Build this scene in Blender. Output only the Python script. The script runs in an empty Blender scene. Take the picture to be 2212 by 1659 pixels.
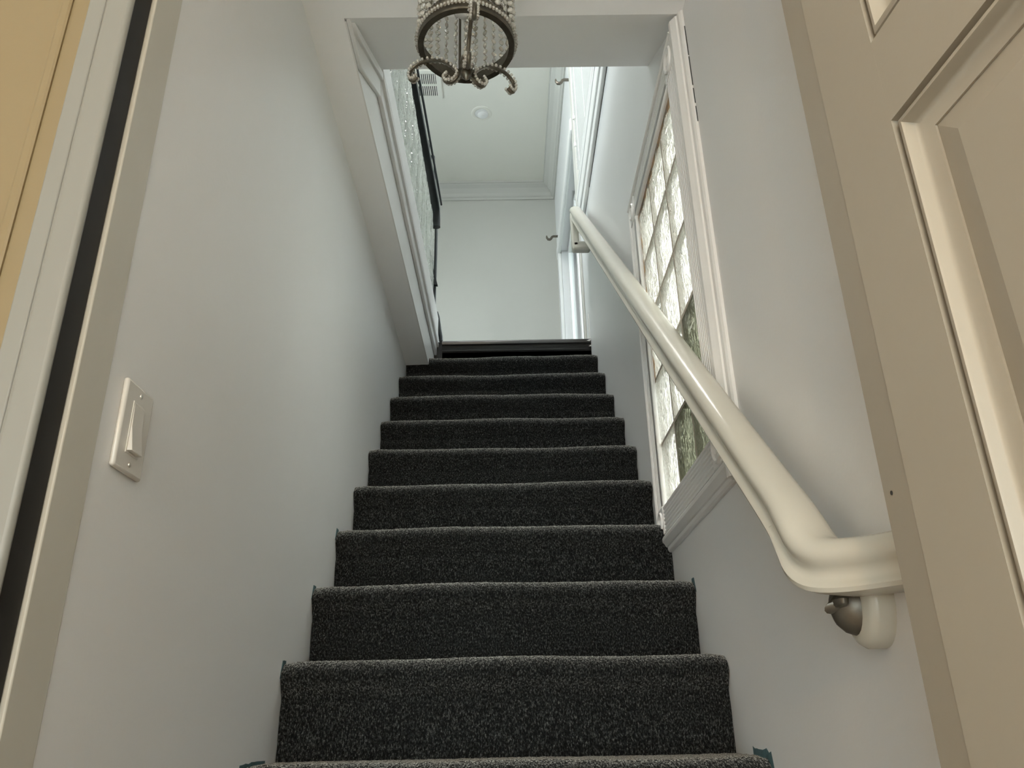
import bpy, math, random
from mathutils import Vector, Matrix

random.seed(7)
SC = bpy.context.scene
COL = SC.collection

# ------------------------------------------------------------------ camera
F_PX, PITCH, YAW, ROLL = 1731.62, 0.40582, 0.01105, -0.02134
def cam_axes():
    cy, sy, cp, sp = math.cos(YAW), math.sin(YAW), math.cos(PITCH), math.sin(PITCH)
    f = Vector((sy*cp, cy*cp, sp)); r = Vector((cy, -sy, 0)); u = r.cross(f)
    c, s = math.cos(ROLL), math.sin(ROLL)
    return c*r + s*u, -s*r + c*u, f
CR, CU, CF = cam_axes()
cam_data = bpy.data.cameras.new('camera')
cam_data.sensor_width = 36.0
cam_data.sensor_fit = 'HORIZONTAL'
cam_data.lens = F_PX*36.0/2212.0
cam_data.clip_start = 0.02
cam = bpy.data.objects.new('camera', cam_data)
COL.objects.link(cam)
cam.matrix_world = Matrix(((CR.x, CU.x, -CF.x, 0), (CR.y, CU.y, -CF.y, 0), (CR.z, CU.z, -CF.z, 0), (0, 0, 0, 1)))
SC.camera = cam

# ------------------------------------------------------------------ sky and exposure
world = bpy.data.worlds.new('overcast_sky'); SC.world = world
world.use_nodes = True
bg = world.node_tree.nodes['Background']
bg.inputs[0].default_value = (0.98, 1.0, 0.985, 1)
bg.inputs[1].default_value = 4.4
SC.view_settings.view_transform = 'Standard'
SC.view_settings.look = 'None'
SC.view_settings.gamma = 1.0
SC.view_settings.use_curve_mapping = False
SC.view_settings.exposure = 1.2
SC.cycles.max_bounces = 14
SC.cycles.diffuse_bounces = 8
SC.cycles.glossy_bounces = 4
SC.cycles.transmission_bounces = 8
SC.cycles.transparent_max_bounces = 16
SC.cycles.sample_clamp_indirect = 6.0
LAMP_W = 110.0         # radiance of the warm globe lamp in the lower hall
UPPER_W = 27.0        # radiance of an unseen fixture added to light the stairwell and upper room

# ------------------------------------------------------------------ materials
def new_mat(name):
    m = bpy.data.materials.new(name); m.use_nodes = True
    nt = m.node_tree
    return m, nt, nt.nodes['Principled BSDF'], nt.nodes['Material Output']

def paint(name, col, rough=0.45, var=0.03, nscale=6.0, bump=0.05, bscale=180.0, metal=0.0, stretch=None):
    m, nt, b, o = new_mat(name)
    b.inputs['Roughness'].default_value = rough
    b.inputs['Metallic'].default_value = metal
    tc = nt.nodes.new('ShaderNodeTexCoord')
    src = tc.outputs['Object']
    if stretch:
        mp = nt.nodes.new('ShaderNodeMapping'); mp.inputs['Scale'].default_value = stretch
        nt.links.new(src, mp.inputs[0]); src = mp.outputs[0]
    n = nt.nodes.new('ShaderNodeTexNoise'); n.inputs['Scale'].default_value = nscale; n.inputs['Detail'].default_value = 4
    nt.links.new(src, n.inputs['Vector'])
    r = nt.nodes.new('ShaderNodeValToRGB')
    r.color_ramp.elements[0].position = 0.3; r.color_ramp.elements[1].position = 0.7
    r.color_ramp.elements[0].color = tuple(c*(1-var) for c in col) + (1,)
    r.color_ramp.elements[1].color = tuple(min(1, c*(1+var)) for c in col) + (1,)
    nt.links.new(n.outputs['Fac'], r.inputs['Fac'])
    nt.links.new(r.outputs['Color'], b.inputs['Base Color'])
    if bump:
        n2 = nt.nodes.new('ShaderNodeTexNoise'); n2.inputs['Scale'].default_value = bscale; n2.inputs['Detail'].default_value = 3
        nt.links.new(src, n2.inputs['Vector'])
        bp = nt.nodes.new('ShaderNodeBump'); bp.inputs['Strength'].default_value = bump; bp.inputs['Distance'].default_value = 0.004
        nt.links.new(n2.outputs['Fac'], bp.inputs['Height']); nt.links.new(bp.outputs['Normal'], b.inputs['Normal'])
    return m

M = {}
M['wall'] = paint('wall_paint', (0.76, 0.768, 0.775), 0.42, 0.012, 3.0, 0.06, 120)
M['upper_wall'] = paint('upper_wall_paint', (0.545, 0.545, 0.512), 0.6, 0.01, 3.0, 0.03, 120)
M['upper_ceiling'] = paint('upper_ceiling_paint', (0.80, 0.79, 0.725), 0.6, 0.01, 3.0, 0.03, 120)
M['ceiling'] = paint('ceiling_paint', (0.94, 0.94, 0.94), 0.6, 0.012, 4.0, 0.06, 90)
M['trim'] = paint('white_gloss_trim', (0.80, 0.80, 0.795), 0.35, 0.015, 8.0, 0.02, 60)
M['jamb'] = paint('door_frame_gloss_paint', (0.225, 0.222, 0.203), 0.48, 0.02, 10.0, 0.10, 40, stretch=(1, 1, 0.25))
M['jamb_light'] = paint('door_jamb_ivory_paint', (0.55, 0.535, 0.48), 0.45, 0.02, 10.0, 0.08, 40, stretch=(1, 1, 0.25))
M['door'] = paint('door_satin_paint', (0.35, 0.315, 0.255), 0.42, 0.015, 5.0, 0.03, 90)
M['cream'] = paint('cream_door_paint', (0.235, 0.18, 0.097), 0.45, 0.02, 5.0, 0.03, 90)
M['rail'] = paint('ivory_gloss_handrail_paint', (0.62, 0.605, 0.535), 0.22, 0.015, 9.0, 0.05, 50)
M['black'] = paint('black_iron', (0.012, 0.016, 0.017), 0.3, 0.3, 20.0, 0.1, 60)
M['rubber'] = paint('black_weatherstrip', (0.010, 0.009, 0.008), 0.65, 0.2, 20.0, 0.03, 60)
M['darkwood'] = paint('worn_black_wood', (0.022, 0.022, 0.022), 0.3, 0.4, 14.0, 0.15, 30, stretch=(0.3, 3, 3))
M['bare'] = paint('bare_tan_wood', (0.36, 0.24, 0.14), 0.7, 0.3, 40.0, 0.2, 120)
M['chip'] = paint('flaked_white_paint', (0.75, 0.75, 0.72), 0.5, 0.05, 40.0, 0.2, 120)
M['teal'] = paint('old_teal_paint', (0.065, 0.135, 0.155), 0.5, 0.25, 40.0, 0.2, 120)
M['plastic'] = paint('white_switch_plastic', (0.66, 0.645, 0.61), 0.25, 0.005, 5.0, 0.0)
M['pewter'] = paint('antique_pewter_metal', (0.12, 0.111, 0.090), 0.36, 0.25, 60.0, 0.15, 200, metal=0.75)
M['bronze'] = paint('grey_bracket_metal', (0.16, 0.145, 0.12), 0.4, 0.15, 40.0, 0.08, 120, metal=0.6)
M['screw'] = paint('screw_metal', (0.6, 0.58, 0.54), 0.35, 0.1, 40.0, 0.0, metal=0.8)
M['frost'] = paint('frosted_white_bulb', (0.70, 0.70, 0.68), 0.35, 0.01, 5.0, 0.0)
M['dark'] = paint('dark_void', (0.03, 0.03, 0.03), 0.8, 0.1, 5.0, 0.0)
M['blind'] = paint('white_vinyl_blind', (0.85, 0.85, 0.84), 0.4, 0.01, 5.0, 0.0)
M['hallfloor'] = paint('honey_floor_boards', (0.48, 0.38, 0.28), 0.4, 0.3, 6.0, 0.1, 40, stretch=(6, 0.6, 1))
M['grass'] = paint('garden_lawn', (0.07, 0.09, 0.04), 0.9, 0.4, 4.0, 0.3, 30)

def mortar_mat():
    m, nt, b, o = new_mat('grey_mortar')
    b.inputs['Base Color'].default_value = (0.42, 0.38, 0.33, 1); b.inputs['Roughness'].default_value = 0.8
    return m
M['mortar'] = mortar_mat()

def carpet_mat():
    m, nt, b, o = new_mat('charcoal_flecked_carpet')
    b.inputs['Roughness'].default_value = 0.95
    b.inputs['Specular IOR Level'].default_value = 0.15
    b.inputs['Sheen Roughness'].default_value = 0.45
    b.inputs['Sheen Tint'].default_value = (0.82, 0.81, 0.75, 1)
    tc = nt.nodes.new('ShaderNodeTexCoord')
    mp = nt.nodes.new('ShaderNodeMapping'); mp.inputs['Scale'].default_value = (1.0, 0.55, 0.55)
    nt.links.new(tc.outputs['Object'], mp.inputs[0])
    n = nt.nodes.new('ShaderNodeTexNoise'); n.inputs['Scale'].default_value = 330; n.inputs['Detail'].default_value = 3; n.inputs['Roughness'].default_value = 0.7
    nt.links.new(mp.outputs[0], n.inputs['Vector'])
    r = nt.nodes.new('ShaderNodeValToRGB')
    e = r.color_ramp.elements
    e[0].position = 0.38; e[0].color = (0.003, 0.0033, 0.0035, 1)
    e[1].position = 0.72; e[1].color = (0.14, 0.145, 0.135, 1)
    k = e.new(0.52); k.color = (0.007, 0.008, 0.0085, 1)
    k = e.new(0.60); k.color = (0.024, 0.027, 0.027, 1)
    nt.links.new(n.outputs['Fac'], r.inputs['Fac'])
    nt.links.new(r.outputs['Color'], b.inputs['Base Color'])
    mr = nt.nodes.new('ShaderNodeMapRange'); mr.inputs['From Min'].default_value = 0.44; mr.inputs['From Max'].default_value = 0.58; mr.inputs['To Min'].default_value = 0.08; mr.inputs['To Max'].default_value = 1.0
    nt.links.new(n.outputs['Fac'], mr.inputs['Value']); nt.links.new(mr.outputs['Result'], b.inputs['Sheen Weight'])
    v = nt.nodes.new('ShaderNodeTexNoise'); v.inputs['Scale'].default_value = 420; v.inputs['Detail'].default_value = 2
    nt.links.new(mp.outputs[0], v.inputs['Vector'])
    bp = nt.nodes.new('ShaderNodeBump'); bp.inputs['Strength'].default_value = 0.9; bp.inputs['Distance'].default_value = 0.004
    nt.links.new(v.outputs['Fac'], bp.inputs['Height']); nt.links.new(bp.outputs['Normal'], b.inputs['Normal'])
    return m
M['carpet'] = carpet_mat()

def block_mat(name, tint, transp, transl):
    """wavy pressed glass: clear + milky + shiny share, with a wavy relief"""
    m = bpy.data.materials.new(name); m.use_nodes = True
    nt = m.node_tree; nt.nodes.clear()
    out = nt.nodes.new('ShaderNodeOutputMaterial')
    tc = nt.nodes.new('ShaderNodeTexCoord')
    mp = nt.nodes.new('ShaderNodeMapping'); mp.inputs['Scale'].default_value = (1, 2.2, 0.8)
    nt.links.new(tc.outputs['Object'], mp.inputs[0])
    w = nt.nodes.new('ShaderNodeTexNoise'); w.inputs['Scale'].default_value = 22; w.inputs['Detail'].default_value = 1.5; w.inputs['Distortion'].default_value = 1.6
    nt.links.new(mp.outputs[0], w.inputs['Vector'])
    bp = nt.nodes.new('ShaderNodeBump'); bp.inputs['Strength'].default_value = 1.0; bp.inputs['Distance'].default_value = 0.03
    nt.links.new(w.outputs['Fac'], bp.inputs['Height'])
    tr = nt.nodes.new('ShaderNodeBsdfTransparent'); tr.inputs[0].default_value = tint + (1,)
    tl = nt.nodes.new('ShaderNodeBsdfTranslucent'); tl.inputs[0].default_value = tint + (1,)
    nt.links.new(bp.outputs['Normal'], tl.inputs['Normal'])
    rf = nt.nodes.new('ShaderNodeBsdfRefraction'); rf.inputs['Color'].default_value = tint + (1,)
    rf.inputs['Roughness'].default_value = 0.08; rf.inputs['IOR'].default_value = 1.3
    nt.links.new(bp.outputs['Normal'], rf.inputs['Normal'])
    gl = nt.nodes.new('ShaderNodeBsdfGlossy'); gl.inputs['Roughness'].default_value = 0.08
    nt.links.new(bp.outputs['Normal'], gl.inputs['Normal'])
    m1 = nt.nodes.new('ShaderNodeMixShader'); m1.inputs[0].default_value = transl
    nt.links.new(tr.outputs[0], m1.inputs[1]); nt.links.new(tl.outputs[0], m1.inputs[2])
    m2 = nt.nodes.new('ShaderNodeMixShader'); m2.inputs[0].default_value = 1-transp
    nt.links.new(m1.outputs[0], m2.inputs[1]); nt.links.new(rf.outputs[0], m2.inputs[2])
    fr = nt.nodes.new('ShaderNodeFresnel'); fr.inputs[0].default_value = 1.45
    nt.links.new(bp.outputs['Normal'], fr.inputs['Normal'])
    m3 = nt.nodes.new('ShaderNodeMixShader')
    nt.links.new(fr.outputs[0], m3.inputs[0]); nt.links.new(m2.outputs[0], m3.inputs[1]); nt.links.new(gl.outputs[0], m3.inputs[2])
    nt.links.new(m3.outputs[0], out.inputs[0])
    return m
M['block'] = block_mat('wavy_glass_block', (0.975, 0.98, 0.94), 0.6, 0.5)
M['block_dark'] = block_mat('dark_view_glass_block', (0.40, 0.41, 0.34), 0.55, 0.5)  # dark outdoors seen through clear blocks is put into this tint

def clear_mat(name, col, rough=0.0, share=0.75):
    m = bpy.data.materials.new(name); m.use_nodes = True
    nt = m.node_tree; nt.nodes.clear()
    out = nt.nodes.new('ShaderNodeOutputMaterial')
    tr = nt.nodes.new('ShaderNodeBsdfTransparent'); tr.inputs[0].default_value = col + (1,)
    gl = nt.nodes.new('ShaderNodeBsdfGlossy'); gl.inputs['Roughness'].default_value = rough + 0.02
    fr = nt.nodes.new('ShaderNodeFresnel'); fr.inputs[0].default_value = 1.5
    mx = nt.nodes.new('ShaderNodeMixShader')
    nt.links.new(fr.outputs[0], mx.inputs[0]); nt.links.new(tr.outputs[0], mx.inputs[1]); nt.links.new(gl.outputs[0], mx.inputs[2])
    nt.links.new(mx.outputs[0], out.inputs[0])
    return m
M['pane'] = clear_mat('window_pane_glass', (0.90, 0.95, 0.96))
def crystal_mat():
    m = bpy.data.materials.new('clear_crystal'); m.use_nodes = True
    nt = m.node_tree; nt.nodes.clear()
    out = nt.nodes.new('ShaderNodeOutputMaterial')
    tr = nt.nodes.new('ShaderNodeBsdfTransparent'); tr.inputs[0].default_value = (0.86, 0.86, 0.82, 1)
    rf = nt.nodes.new('ShaderNodeBsdfRefraction'); rf.inputs['Color'].default_value = (0.88, 0.88, 0.84, 1); rf.inputs['IOR'].default_value = 1.45
    df = nt.nodes.new('ShaderNodeBsdfDiffuse'); df.inputs[0].default_value = (0.85, 0.85, 0.81, 1)
    gl = nt.nodes.new('ShaderNodeBsdfGlossy'); gl.inputs['Roughness'].default_value = 0.06
    m0 = nt.nodes.new('ShaderNodeMixShader'); m0.inputs[0].default_value = 0.3
    nt.links.new(tr.outputs[0], m0.inputs[1]); nt.links.new(rf.outputs[0], m0.inputs[2])
    m1 = nt.nodes.new('ShaderNodeMixShader'); m1.inputs[0].default_value = 0.34
    nt.links.new(m0.outputs[0], m1.inputs[1]); nt.links.new(df.outputs[0], m1.inputs[2])
    fr = nt.nodes.new('ShaderNodeFresnel'); fr.inputs[0].default_value = 1.5
    m2 = nt.nodes.new('ShaderNodeMixShader')
    nt.links.new(fr.outputs[0], m2.inputs[0]); nt.links.new(m1.outputs[0], m2.inputs[1]); nt.links.new(gl.outputs[0], m2.inputs[2])
    nt.links.new(m2.outputs[0], out.inputs[0])
    return m
M['crystal'] = crystal_mat()
def glow_mat(name, col, w):
    m, nt, b, o = new_mat(name)
    b.inputs['Base Color'].default_value = (0.9, 0.9, 0.85, 1)
    b.inputs['Emission Color'].default_value = col + (1,)
    b.inputs['Emission Strength'].default_value = w
    return m
M['glow'] = glow_mat('lit_lamp_globe', (1.0, 0.70, 0.40), LAMP_W)
M['glow_white'] = glow_mat('added_lamp_glow', (1.0, 0.985, 0.96), UPPER_W)

# ------------------------------------------------------------------ mesh helpers
class MB:
    def __init__(s): s.v = []; s.f = []
    def add(s, v, f):
        n = len(s.v); s.v += [tuple(p) for p in v]; s.f += [tuple(i+n for i in q) for q in f]; return s
    def box(s, x0, x1, y0, y1, z0, z1):
        v = [(x, y, z) for x in (x0, x1) for y in (y0, y1) for z in (z0, z1)]
        return s.add(v, [(0,1,3,2),(4,6,7,5),(0,4,5,1),(2,3,7,6),(0,2,6,4),(1,5,7,3)])
    def prism_x(s, poly, x0, x1):          # poly of (y,z)
        n = len(poly)
        v = [(x0, p[0], p[1]) for p in poly] + [(x1, p[0], p[1]) for p in poly]
        f = [tuple(range(n))[::-1], tuple(range(n, 2*n))] + [(i, (i+1) % n, n+(i+1) % n, n+i) for i in range(n)]
        return s.add(v, f)
    def prism_y(s, poly, y0, y1, dx=0.0, dz=0.0):    # poly of (x,z); shifted by dx,dz at y1
        n = len(poly)
        v = [(p[0], y0, p[1]) for p in poly] + [(p[0]+dx, y1, p[1]+dz) for p in poly]
        f = [tuple(range(n)), tuple(range(n, 2*n))[::-1]] + [(i, n+i, n+(i+1) % n, (i+1) % n) for i in range(n)]
        return s.add(v, f)
    def prism_z(s, poly, z0, z1):
        n = len(poly)
        v = [(p[0], p[1], z0) for p in poly] + [(p[0], p[1], z1) for p in poly]
        f = [tuple(range(n))[::-1], tuple(range(n, 2*n))] + [(i, (i+1) % n, n+(i+1) % n, n+i) for i in range(n)]
        return s.add(v, f)
    def tube(s, pts, r, seg=8, cap=True, up=(0, 0, 1)):
        pts = [Vector(p) for p in pts]; rs = r if isinstance(r, (list, tuple)) else [r]*len(pts)
        v = []; f = []
        prev = None
        for i, p in enumerate(pts):
            t = (pts[min(i+1, len(pts)-1)] - pts[max(i-1, 0)]).normalized()
            a = prev if prev else (Vector(up) if abs(t.dot(Vector(up))) < 0.95 else Vector((1, 0, 0)))
            n1 = (a - t*a.dot(t)).normalized(); prev = n1; n2 = t.cross(n1)
            for k in range(seg):
                an = 2*math.pi*k/seg
                v.append(p + (n1*math.cos(an) + n2*math.sin(an))*rs[i])
        m = len(pts)
        for i in range(m-1):
            for k in range(seg):
                k2 = (k+1) % seg
                f.append((i*seg+k, i*seg+k2, (i+1)*seg+k2, (i+1)*seg+k))
        if cap:
            f.append(tuple(range(seg))[::-1]); f.append(tuple((m-1)*seg+k for k in range(seg)))
        return s.add(v, f)
    def lathe(s, prof, c=(0, 0, 0), axis='z', seg=24, cap=True):       # prof of (r, h); closed at r=0 ends
        v = []; f = []
        for (r, h) in prof:
            for k in range(seg):
                a = 2*math.pi*k/seg; u, w = r*math.cos(a), r*math.sin(a)
                p = (u, w, h) if axis == 'z' else ((h, u, w) if axis == 'x' else (u, h, w))
                v.append((p[0]+c[0], p[1]+c[1], p[2]+c[2]))
        for i in range(len(prof)-1):
            for k in range(seg):
                k2 = (k+1) % seg
                f.append((i*seg+k, i*seg+k2, (i+1)*seg+k2, (i+1)*seg+k))
        if cap: f.append(tuple(range(seg))[::-1]); f.append(tuple((len(prof)-1)*seg+k for k in range(seg)))
        return s.add(v, f)
    def ball(s, c, r, seg=6, rings=4):
        prof = [(max(r*math.sin(math.pi*i/rings), r*0.02), -r*math.cos(math.pi*i/rings)) for i in range(rings+1)]
        return s.lathe(prof, c, 'z', seg)
    def sweep(s, prof, pts, side, sc=None):         # prof (a,b): a along side, b along local up; pts path
        pts = [Vector(p) for p in pts]; fixed = Vector(side) if side else None; n = len(prof); v = []; f = []
        for i, p in enumerate(pts):
            t = (pts[min(i+1, len(pts)-1)] - pts[max(i-1, 0)]).normalized()
            side = fixed if fixed else t.cross(Vector((0, 0, 1))).normalized()
            u = side.cross(t).normalized()
            if u.z < 0: u = -u
            k_ = sc[i] if sc else 1.0
            v += [p + side*a*k_ + u*b*k_ for a, b in prof]
        for i in range(len(pts)-1):
            for k in range(n):
                k2 = (k+1) % n
                f.append((i*n+k, i*n+k2, (i+1)*n+k2, (i+1)*n+k))
        f.append(tuple(range(n))[::-1]); f.append(tuple((len(pts)-1)*n+k for k in range(n)))
        return s.add(v, f)
    def mesh(s, name):
        me = bpy.data.meshes.new(name); me.from_pydata(s.v, [], s.f); me.validate(); me.update()
        import bmesh
        bm = bmesh.new(); bm.from_mesh(me); bmesh.ops.recalc_face_normals(bm, faces=bm.faces); bm.to_mesh(me); bm.free()
        return me
    def build(s, name, mat, parent=None, smooth=False, bevel=0, seg=2):
        me = s.mesh(name); me.materials.append(M[mat])
        return place(name, me, parent, smooth, bevel, seg)

def shade(me, ang=0.7):
    for p in me.polygons: p.use_smooth = True
    try: me.set_sharp_from_angle(angle=ang)
    except Exception: pass

def place(name, me, parent=None, smooth=False, bevel=0, seg=2, loc=None, rot=None):
    if smooth: shade(me)
    o = bpy.data.objects.new(name, me); COL.objects.link(o)
    if loc is not None: o.location = loc
    if rot is not None: o.rotation_euler = rot
    if parent is not None: adopt(o, parent)
    if bevel:
        b = o.modifiers.new('edge_rounding', 'BEVEL'); b.width = bevel; b.segments = seg; b.limit_method = 'ANGLE'; b.angle_limit = 0.6
        b.harden_normals = False
        for p in me.polygons: p.use_smooth = True
        try: me.set_sharp_from_angle(angle=0.6)
        except Exception: pass
    return o

def world_loc(o):
    p = Vector(o.location)
    return p + world_loc(o.parent) + Vector(o.matrix_parent_inverse.translation) if o.parent else p
def adopt(o, parent):
    o.parent = parent
    o.matrix_parent_inverse = Matrix.Translation(-world_loc(parent))

def tag(o, label, cat, group=None):
    o['label'] = label; o['category'] = cat
    if group: o['group'] = group
    return o
def struct(o, label=None):
    o['kind'] = 'structure'
    if label: o['label'] = label
    return o
def thing(name, loc, label, cat, group=None):
    o = bpy.data.objects.new(name, None); COL.objects.link(o); o.location = loc; o.empty_display_size = 0.05
    return tag(o, label, cat, group)
def sroot(name, loc, label=None):
    o = bpy.data.objects.new(name, None); COL.objects.link(o); o.location = loc; o.empty_display_size = 0.05
    return struct(o, label)

def wall_x(name, x0, x1, ys, zs, holes, mat):
    """wall slab between x0 and x1 from cells; holes = list of (y0,y1,z0,z1)"""
    def solid(i, j):
        if i < 0 or j < 0 or i >= len(ys)-1 or j >= len(zs)-1: return False
        cy, cz = (ys[i]+ys[i+1])/2, (zs[j]+zs[j+1])/2
        return not any(h[0] < cy < h[1] and h[2] < cz < h[3] for h in holes)
    mb = MB()
    for i in range(len(ys)-1):
        for j in range(len(zs)-1):
            if not solid(i, j): continue
            a, b, c, d = ys[i], ys[i+1], zs[j], zs[j+1]
            for x in (x0, x1): mb.add([(x, a, c), (x, b, c), (x, b, d), (x, a, d)], [(0, 1, 2, 3)])
            if not solid(i-1, j): mb.add([(x0, a, c), (x1, a, c), (x1, a, d), (x0, a, d)], [(0, 1, 2, 3)])
            if not solid(i+1, j): mb.add([(x0, b, c), (x1, b, c), (x1, b, d), (x0, b, d)], [(0, 1, 2, 3)])
            if not solid(i, j-1): mb.add([(x0, a, c), (x1, a, c), (x1, b, c), (x0, b, c)], [(0, 1, 2, 3)])
            if not solid(i, j+1): mb.add([(x0, a, d), (x1, a, d), (x1, b, d), (x0, b, d)], [(0, 1, 2, 3)])
    import bmesh
    me = mb.mesh(name)
    bm = bmesh.new(); bm.from_mesh(me); bmesh.ops.remove_doubles(bm, verts=bm.verts, dist=1e-5)
    bmesh.ops.recalc_face_normals(bm, faces=bm.faces); bm.to_mesh(me); bm.free()
    me.materials.append(M[mat])
    return struct(place(name, me))

# ------------------------------------------------------------------ measures (metres; the eye is the origin)
XL, XR = -0.4814, 0.4664
RISE, RUN = 0.195, 0.2242
Y1, Z1 = 1.5684, -0.0548                    # fourth tread's nosing
FLOOR = Z1 - 4*RISE                         # hall floor
CEIL = 1.655                                # hall ceiling
UP = Z1 + 10*RISE                           # upper floor
UCEIL = UP + 2.44
FAR = 5.745
def nose(i): return Y1 + (i-1)*RUN, Z1 + (i-1)*RISE
def xf(y): return -0.388 + (y-1.5)*0.0075   # edge of the stair opening on the left

# ------------------------------------------------------------------ shell
struct(MB().box(-2.6, 2.2, -2.8, 0.93, FLOOR-0.1, FLOOR).box(XL-0.12, XR+0.14, 0.93, FAR+0.12, FLOOR-0.1, FLOOR).build('floor', 'hallfloor'))
cb = MB()
cb.prism_x([(-2.8, CEIL), (1.495, CEIL), (1.91, UP), (-2.8, UP)], xf(1.5), XR+0.0)
cb.box(-2.6, xf(1.5), -2.8, 1.495, CEIL, UP)
cb.add([(-2.6, 1.495, CEIL), (xf(1.495), 1.495, CEIL), (xf(1.495), 1.495, UP), (-2.6, 1.495, UP), (-2.6, 4.3, CEIL), (xf(4.3), 4.3, CEIL), (xf(4.3), 4.3, UP), (-2.6, 4.3, UP)],
       [(0, 1, 5, 4), (1, 2, 6, 5), (2, 3, 7, 6), (3, 0, 4, 7), (4, 5, 6, 7)])
cb.box(XR, 2.2, -2.8, 0.86, CEIL, UP)
struct(cb.build('ceiling', 'ceiling'))
struct(MB().box(XL-0.12, XL, 0.895, FAR, FLOOR-0.1, CEIL).build('wall_left', 'wall'))

W1 = (1.60, 2.25, 0.545, 1.585)
W2 = (2.30, 3.78, 2.80, 3.90)
W3 = (4.02, 5.34, UP+0.05, 3.42)
ys = sorted({0.86, 6.0, W1[0], W1[1], W2[0], W2[1], W3[0], W3[1]})
zs = sorted({FLOOR-0.1, CEIL, UP, UCEIL, W1[2], W1[3], W2[2], W2[3], W3[2], W3[3]})
wall_right = wall_x('wall_right', XR, XR+0.14, ys, zs, [W1, W2, W3], 'wall')

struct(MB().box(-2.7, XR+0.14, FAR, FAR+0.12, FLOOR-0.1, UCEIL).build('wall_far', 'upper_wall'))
struct(MB().box(-2.7, XR+0.14, -0.6, FAR+0.12, UCEIL, UCEIL+0.1).build('ceiling_upper', 'upper_ceiling'))
fu = MB()
fu.box(XL-0.3, XR, nose(11)[0]+0.02, FAR, UP-0.16, UP)
fu.box(-2.6, -0.62, -0.6, FAR, UP, UP+0.02)
fu.box(-0.62, XR, -0.6, 1.86, UP, UP+0.004)
struct(fu.build('floor_upper', 'darkwood'))
W4 = (1.6, 4.6, 2.5, 4.0)
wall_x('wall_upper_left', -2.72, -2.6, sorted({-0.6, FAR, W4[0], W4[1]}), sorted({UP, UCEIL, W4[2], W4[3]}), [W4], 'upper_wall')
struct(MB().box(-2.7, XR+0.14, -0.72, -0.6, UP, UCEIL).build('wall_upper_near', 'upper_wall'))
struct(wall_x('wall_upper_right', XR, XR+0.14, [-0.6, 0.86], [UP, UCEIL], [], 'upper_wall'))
# hall behind the eye
struct(MB().box(-2.6, -2.5, -2.8, 0.80, FLOOR, CEIL).build('wall_hall_left', 'wall'))
struct(MB().box(2.1, 2.2, -2.8, 0.80, FLOOR, CEIL).build('wall_hall_right', 'wall'))
hb = MB()
hb.box(-2.6, -1.55, -2.9, -2.8, FLOOR, CEIL); hb.box(1.15, 2.2, -2.9, -2.8, FLOOR, CEIL)
hb.box(-1.55, 1.15, -2.9, -2.8, 1.35, CEIL)
struct(hb.build('wall_hall_back', 'wall'))
win5 = sroot('added_window_5', (-0.2, -2.85, FLOOR), 'added unseen glazed doors bringing daylight to the lower hall')  # unseen doors, added and sized to bring daylight into hall and stairs
hb = MB()
for xa, xb, za, zb in ((-1.55, 1.15, FLOOR, FLOOR+0.06), (-1.55, 1.15, 1.30, 1.35), (-1.55, -1.50, FLOOR+0.06, 1.30), (1.10, 1.15, FLOOR+0.06, 1.30), (-0.23, -0.17, FLOOR+0.06, 1.30)): hb.box(xa, xb, -2.87, -2.83, za, zb)
hb.build('sash', 'trim', win5)
MB().box(-1.50, -0.23, -2.852, -2.848, FLOOR+0.06, 1.30).build('pane', 'pane', win5)
MB().box(-0.17, 1.10, -2.852, -2.848, FLOOR+0.06, 1.30).build('pane', 'pane', win5)
HEAD = 1.52                                 # underside of the doorway head
wn = MB()
wn.box(-2.5, -0.60, 0.815, 0.90, FLOOR, CEIL)
wn.box(0.40, 2.1, 0.70, 0.742, FLOOR, CEIL)
wn.box(XR+0.001, 2.1, 0.742, 0.86, FLOOR, CEIL)
wn.box(-0.60, 0.40, 0.70, 0.762, HEAD, CEIL)
struct(wn.build('wall_near', 'wall'))
struct(MB().box(0.61, 30, -25, 30, FLOOR-0.6, FLOOR-0.5).build('ground', 'grass'))

# ------------------------------------------------------------------ doorway frame and doors
tr = sroot('trim_1', (-0.49, 0.82, FLOOR), 'white door frame with black weatherstrip at the foot of the stairs')
MB().box(-0.60, XL+0.0015, 0.8258, 0.895, FLOOR, CEIL).build('jamb', 'jamb_light', tr, bevel=0.002)
MB().box(-0.516, XL-0.004, 0.7845, 0.8255, FLOOR, CEIL).build('weatherstrip', 'rubber', tr, bevel=0.002)
MB().box(-0.517, -0.4815, 0.772, 0.784, FLOOR, HEAD+0.1).build('casing', 'jamb', tr, bevel=0.006, seg=3)
MB().box(-0.540, -0.5175, 0.776, 0.81, FLOOR, HEAD+0.1).build('casing', 'jamb', tr, bevel=0.002)
MB().box(-0.54, 0.36, 0.69, 0.765, HEAD-0.004, HEAD+0.1).build('door_head', 'jamb', tr, bevel=0.002)
tr = sroot('trim_2', (0.39, 0.72, FLOOR), 'white painted hinge jamb beside the panelled door')
MB().box(0.362, 0.42, 0.696, 0.7465, FLOOR, CEIL).build('jamb', 'door', tr, bevel=0.001)
MB().lathe([(0.0002, 0), (0.0022, 0), (0.0022, 0.0008), (0.0002, 0.0008)], (0.3614, 0.730, 0.196), 'x', 8).build('nail_hole', 'dark', tr)

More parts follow.
